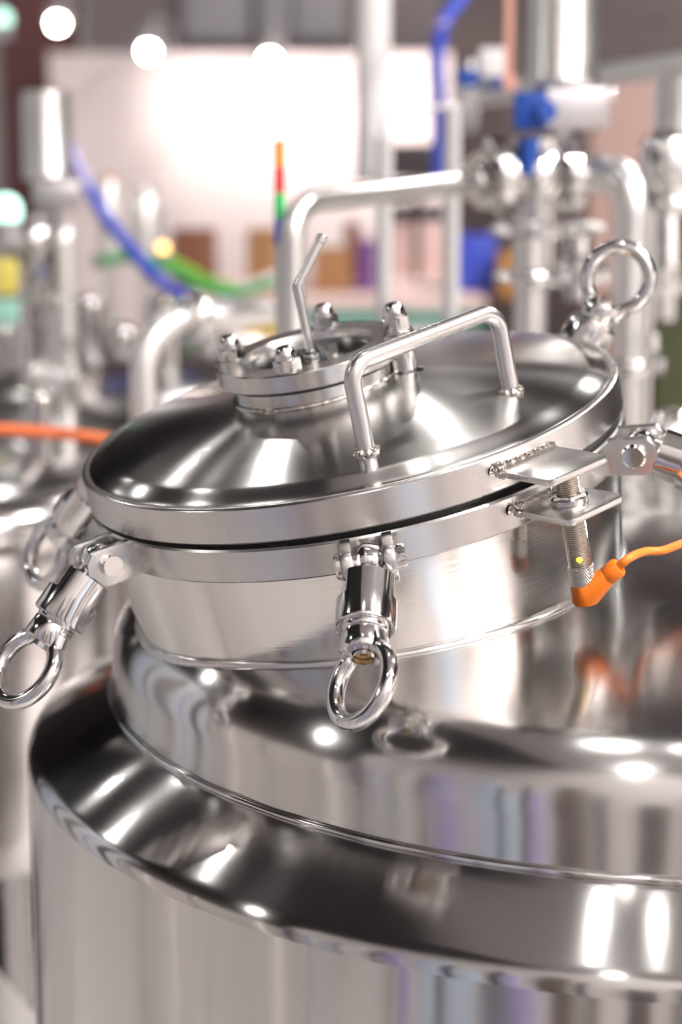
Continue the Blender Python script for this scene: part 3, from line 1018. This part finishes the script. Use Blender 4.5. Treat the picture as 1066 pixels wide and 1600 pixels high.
# ---- table with goods behind the lid
tz = at(450, 468, 5.8)
t = root_at('display_table', 'long pale table with a teal edge behind the lid', 'table', Vector((tz.x, tz.y, FLOOR)))
x0, x1 = at(300, 470, 5.8).x, at(760, 470, 5.8).x
wobj('table_top', box((x1 - x0, .9, .03), ((x0 + x1) / 2, tz.y + .45, tz.z - .015), .004), PINK, t)
wobj('edge_strip', box((x1 - x0, .02, .035), ((x0 + x1) / 2, tz.y - .011, tz.z - .052), .003), TEAL, t)
for x in (x0 + .05, x1 - .05):
    wobj('leg', box((.05, .05, tz.z - .07 - FLOOR), (x, tz.y + .05, (tz.z - .07 + FLOOR) / 2), .004), WHITEP, t)


def goods(name, label, cat, u0, u1, v0, v1, D, mat, dep=.2, lidm=None):
    a_, b_ = at(u0, v1, D), at(u1, v0, D)
    zb = tz.z + .001
    r = root_at(name, label, cat, Vector(((a_.x + b_.x) / 2, a_.y, zb)))
    wobj('carton', box((b_.x - a_.x, dep, b_.z - zb), ((a_.x + b_.x) / 2, a_.y + dep / 2, (zb + b_.z) / 2), .006), mat, r)
    wobj('flap', box((b_.x - a_.x - .004, dep * .46, .006), ((a_.x + b_.x) / 2, a_.y + dep * .26, b_.z + .004), .001), lidm or mat, r)
    return r


goods('cardboard_box', 'dark brown cardboard box below the amber lamp', 'box', 268, 330, 362, 452, 6.0, CARD2)
goods('cardboard_box', 'tan cardboard box left of the signal tower pole', 'box', 386, 428, 362, 452, 6.0, CARD)
goods('cardboard_box', 'tan cardboard box seen past the bent rod on the lid', 'box', 490, 550, 392, 462, 6.0, CARD)
goods('binder', 'dark purple binder standing beside the left frame upright', 'binder', 560, 586, 380, 462, 6.0, PURPLE, .25)
goods('cardboard_box', 'small brown box between bent rod and purple binder', 'box', 538, 560, 350, 462, 6.35, CARD2)
goods('blue_drum_box', 'blue box seen right of the frame beside the drop pipe', 'box', 715, 775, 372, 440, 6.0, BLUEH)
goods('cardboard_box', 'orange brown box seen behind the drop pipe', 'box', 780, 820, 402, 462, 5.85, plain('orange_card', (.55, .26, .06), .8))
t = root_at('poster', 'pink poster panel standing between the two frame uprights', 'poster', at(652, 470, 6.6))
pz = at(650, 345, 6.6)
wobj('sheet', box((at(705, 0, 6.6).x - at(610, 0, 6.6).x, .02, pz.z - tz.z), (at(655, 0, 6.6).x, pz.y, (pz.z + tz.z) / 2), .002), PINK, t)
wobj('header', box((at(705, 0, 6.6).x - at(610, 0, 6.6).x, .024, .05), (at(655, 0, 6.6).x, pz.y, pz.z + .026), .002), DARKM, t)
t = root_at('dark_screen', 'dark screen seen between the frame uprights above the pipe', 'screen', at(650, 275, 6.4))
wobj('panel', box((.26, .05, .11), at(652, 252, 6.4), .004), plain('dark_screen_glass', (.06, .05, .055), .3), t)
wobj('stand', rod((at(652, 275, 6.4).x, at(652, 275, 6.4).y, tz.z + .002), at(652, 270, 6.4), .012), DARKM, t)
t = root_at('yellow_crate', 'yellow crate below the table edge left of the rising pipe', 'crate', at(410, 520, 4.6))
wobj('crate', box((.075, .1, .05), at(411, 507, 4.6), .006), YELLOW, t)
wobj('crate_rim', box((.08, .105, .008), at(411, 492, 4.6), .003), YELLOW, t)
t = root_at('stand_rail', 'grey machine rail below the yellow crate', 'rail', at(400, 525, 4.6))
wobj('rail', rod(at(250, 535, 4.75), at(480, 545, 4.75), .02), ST_PIPE, t)
wobj('bracket', box((.04, .06, .5), at(400, 542, 4.75) - Vector((0, 0, .27)), .004), ST_SAT, t)
t = root_at('white_tube', 'white plastic tube lying aslant before the cartons', 'tube', at(400, 440, 5.6))
wobj('tube', rod(at(340, 472, 5.5), at(445, 428, 5.6), .016), plain('milk_plastic', (.75, .75, .82), .4), t)
wobj('tube_cap', rod(at(445, 428, 5.6), at(450, 426, 5.6), .018), WHITEP, t)

# ---- hoses at the left
t = root_at('drape_hose', 'blue hose slanting down across the white wall at left', 'hose', at(250, 440, 3.9))
wobj('upper_run', tube(smooth_path([at(98, 205, 3.9), at(116, 250, 3.9), at(137, 292, 3.9)]), .0125, 14), LAVH, t)
wobj('lower_run', tube(smooth_path([at(136, 290, 3.9), at(165, 340, 3.9), at(205, 390, 3.88), at(250, 440, 3.85), at(300, 470, 3.8)]), .0125, 14), BLUEH, t)
t = root_at('green_hose', 'green hose sagging between the white filters and the cartons', 'hose', at(330, 450, 4.2))
wobj('hose', tube(smooth_path([at(150, 410, 4.2), at(200, 402, 4.2), at(262, 418, 4.2), at(310, 446, 4.2), at(370, 458, 4.2), at(430, 440, 4.2)]), .0105, 14), GREENH, t)
wobj('end_fitting', rod(at(145, 410, 4.2), at(156, 409, 4.2), .014), ST_POL, t)
t = root_at('lime_hose', 'yellow green hose above the sagging green hose', 'hose', at(300, 425, 4.3))
wobj('hose', tube(smooth_path([at(250, 398, 4.3), at(290, 418, 4.3), at(330, 440, 4.3), at(370, 450, 4.3)]), .0075, 12), LIME, t)
wobj('end_fitting', rod(at(246, 397, 4.3), at(252, 399, 4.3), .010), ST_POL, t)

# ---- left valves, filters, lamps
vl, VL = valve(52, 375, 3.7, .92, 'slim steel valve actuator at the left edge under the maroon column', act_h=.17, fittings=False)
t = root_at('left_pipe', 'pale pipe bending down from the left edge valve', 'pipe', at(107, 545, 3.65))
e0, e1 = VL(.03, 0, .0), at(100, 352, 3.66)
wobj('tube', tube(fillet([e0, e1, Vector((e1.x, e1.y, -.5))], .06, 12), .0165, 24), ST_PALE, t)
wobj('union', rod(Vector((e1.x, e1.y, at(0, 548, 3.66).z)), Vector((e1.x, e1.y, at(0, 530, 3.66).z)), .022), ST_POL, t)
t = root_at('tee_piece', 'horizontal clamped tee on the pale left pipe', 'fitting', at(105, 600, 3.2))
wobj('tee', join(rod(at(55, 585, 3.2), at(132, 607, 3.15), .018), rod(at(105, 602, 3.17), at(105, 760, 3.17), .0155)), ST_PALE, t)
wobj('clamp', clamp_ring(at(128, 606, 3.15), at(132, 607, 3.15) - at(55, 585, 3.2), .03, .018), ST_POL, t)
wobj('clamp', clamp_ring(at(60, 586, 3.2), at(132, 607, 3.15) - at(55, 585, 3.2), .03, .018), ST_POL, t)
for (u, v0, v1, w_, lab, red) in ((172, 285, 398, 34, 'slim white filter housing with a reddish cap before the white wall', True), (228, 305, 395, 50, 'wider white filter housing right of the slim one', False)):
    t = root_at('filter_housing', lab, 'filter', at(u, v1, 4.6), 'white filter housings')
    wobj('shell', xf(lathe([(0, 0), (w_ * M2(4.6) * .45, 0), (w_ * M2(4.6) * .5, .01), (w_ * M2(4.6) * .5, (v1 - v0) * M2(4.6) - .02), (w_ * M2(4.6) * .35, (v1 - v0) * M2(4.6)), (0, (v1 - v0) * M2(4.6))], 28), Matrix.Translation(at(u, v1, 4.6))), ST_PALE, t)
    wobj('cap', rod(at(u, v0, 4.6), at(u, v0 - 12, 4.6), w_ * M2(4.6) * .3), SALMON if red else ST_POL, t)
    wobj('stand_pipe', rod(Vector((at(u, v1, 4.6).x, at(u, v1, 4.6).y, -.6)), at(u, v1, 4.6), .012), ST_PIPE, t)
for (u, v, D, r_, m, lab) in ((255, 388, 4.0, .011, AMBER, 'small amber indicator lamp above the green hose'), (10, 330, 3.4, .026, MINT, 'mint green lamp at the left edge below the actuator'), (4, 30, 7.0, .03, MINT, 'pale mint lamp cut off by the top left edge')):
    p = at(u, v, D)
    t = root_at('indicator_lamp', lab, 'lamp', p)
    obj('lens', sphere(r_, (0, 0, 0), 1.1, 18, 10), m, t)
    obj('socket', cyl(r_ * .9, -r_ * 2.2, -r_ * .6, 18), GREYM, t)
t = root_at('yellow_box', 'yellow and mint control box at the left edge', 'box', at(10, 480, 3.6))
wobj('case', box((.045, .05, .06), at(6, 432, 3.6), .004), plain('pale_yellow', (.75, .62, .14), .5), t)
wobj('lower_half', box((.047, .052, .04), at(6, 486, 3.6), .004), plain('mint_plastic', (.35, .66, .55), .5), t)
wobj('grip', box((.03, .03, .03), at(62, 432, 3.7), .004), BLUEP, t)
# wide pale elbow
t = root_at('wide_elbow', 'wide pale steel elbow behind the left side of the lid', 'pipe', at(222, 640, 2.75))
ea = at(222, 505, 2.75)
wobj('tube', tube(fillet([Vector((ea.x, ea.y, -.5)), ea, at(420, 488, 2.9)], .07, 14), .0180, 28), ST_PALE, t)
wobj('clamp', clamp_ring(at(302, 498, 2.8), at(420, 488, 2.9) - ea, .034, .02), ST_POL, t)

# orange hose across the left
t = root_at('orange_hose', 'orange hose running across the left edge behind the lid', 'hose', at(75, 675, 2.7))
ORD = plain('dull_orange_hose', (.62, .13, .03), .5)
wobj('hose', tube(smooth_path([at(-80, 668, 2.6), at(0, 671, 2.65), at(75, 676, 2.7), at(150, 684, 2.75), at(230, 700, 2.8)]), .0085, 12), ORD, t)
wobj('sleeve', rod(at(-40, 669, 2.62), at(-20, 670, 2.63), .011), DARKM, t)


# ---- neighbouring tanks
def small_tank(label, c, R, ztop, hdome, zbot, leg=True, fit=()):
    r = root_at('process_tank', label, 'tank', Vector((c.x, c.y, FLOOR)), 'neighbouring tanks')
    pr_ = [(0, ztop)]
    for k in range(1, 13):
        a_ = PI / 2 * k / 12
        pr_.append((R * math.sin(a_) ** .8, ztop - hdome * (1 - math.cos(a_))))
    body = [(R, ztop - hdome), (R, ztop - hdome - .01), (R * 1.03, ztop - hdome - .02), (R * 1.03, (ztop + zbot) / 2), (R * 1.03, zbot), (R * .9, zbot - .06), (0, zbot - .1)]
    T = Matrix.Translation((c.x, c.y, 0))
    wobj('dome', xf(lathe(pr_, 72), T), ST_FAR, r)
    wobj('wall', xf(lathe(body, 72), T), ST_FAR, r)
    wobj('seam_band', xf(lathe([(R * 1.0, ztop - hdome - .012), (R * 1.045, ztop - hdome - .014), (R * 1.045, ztop - hdome - .03), (R * 1.0, ztop - hdome - .032)], 72, True), T), ST_POL, r)
    if leg:
        for a_ in (45, 135, 225, 315):
            q = math.radians(a_)
            wobj('leg', rod((c.x + R * .75 * math.cos(q), c.y + R * .75 * math.sin(q), FLOOR + .01), (c.x + R * .75 * math.cos(q), c.y + R * .75 * math.sin(q), zbot), .03), ST_SAT, r)
    for (ang_, rr_, rad_, hh_) in fit:
        q = math.radians(ang_)
        x, y = c.x + R * rr_ * math.cos(q), c.y + R * rr_ * math.sin(q)
        zb = ztop - hdome * .6
        n_ = wobj('nozzle', join(rod((x, y, zb), (x, y, ztop + hh_), rad_), sphere(rad_ * 1.05, (x, y, ztop + hh_), .5, 18, 8)), ST_POL, r)
        wobj('nozzle_clamp', clamp_ring((x, y, ztop + hh_ * .55), (0, 0, 1), rad_ * 1.6, .018), ST_POL, n_)
    return r


fits = tuple((random.uniform(180, 360), random.uniform(.15, .8), random.choice((.018, .024, .03)), random.uniform(.02, .11)) for k in range(11))
cB = at(260, 600, 4.0)
small_tank('blurred tank crowded with nozzles behind the left half of the lid', cB, .52, at(260, 525, 4.0).z, .16, -1.3, fit=fits)
cC = at(-85, 900, 2.95)
small_tank('pale slender tank standing at the left edge behind the eye bolts', cC, .235, at(0, 705, 2.95).z, .07, at(0, 1345, 2.75).z, fit=((300, .5, .03, .05), (20, .6, .022, .08), (200, .3, .03, .04)))
cD = at(-330, 560, 5.8)
small_tank('far blurred tank behind the left edge valve', cD, .45, at(0, 445, 5.8).z, .15, -1.3, fit=tuple((random.uniform(180, 360), random.uniform(.2, .8), .028, random.uniform(.03, .12)) for k in range(6)))
cE = at(1110, 640, 5.2)
small_tank('far tank behind the olive cabinet at right', cE, .40, at(1110, 560, 5.2).z, .12, -1.3, fit=((200, .5, .03, .08), (250, .6, .025, .06), (300, .4, .03, .05)))

# skid rail at the lower left
t = root_at('skid_rail', 'pale skid rail crossing the lower left corner', 'rail', at(20, 1560, 2.6))
ra, rb = at(-60, 1490, 2.75), at(70, 1660, 2.32)
wobj('rail', xf(box((.04, .03, (rb - ra).length), (0, 0, (rb - ra).length / 2), .004), along(ra, rb)), ST_PALE, t)
wobj('post', rod((ra.x, ra.y, FLOOR), ra, .022), ST_SAT, t)
t = root_at('dark_machine_base', 'black machine base under the pale slender tank', 'machine', Vector((cC.x, cC.y + .3, FLOOR)))
bt = at(0, 1418, 3.25)
wobj('base', box((.6, .3, bt.z - .03 - FLOOR), (bt.x - .18, bt.y + .15, (bt.z - .03 + FLOOR) / 2), .02), DARKM, t)
wobj('plinth', box((.56, .26, .03), (bt.x - .18, bt.y + .15, bt.z - .015), .008), DARKM, t)
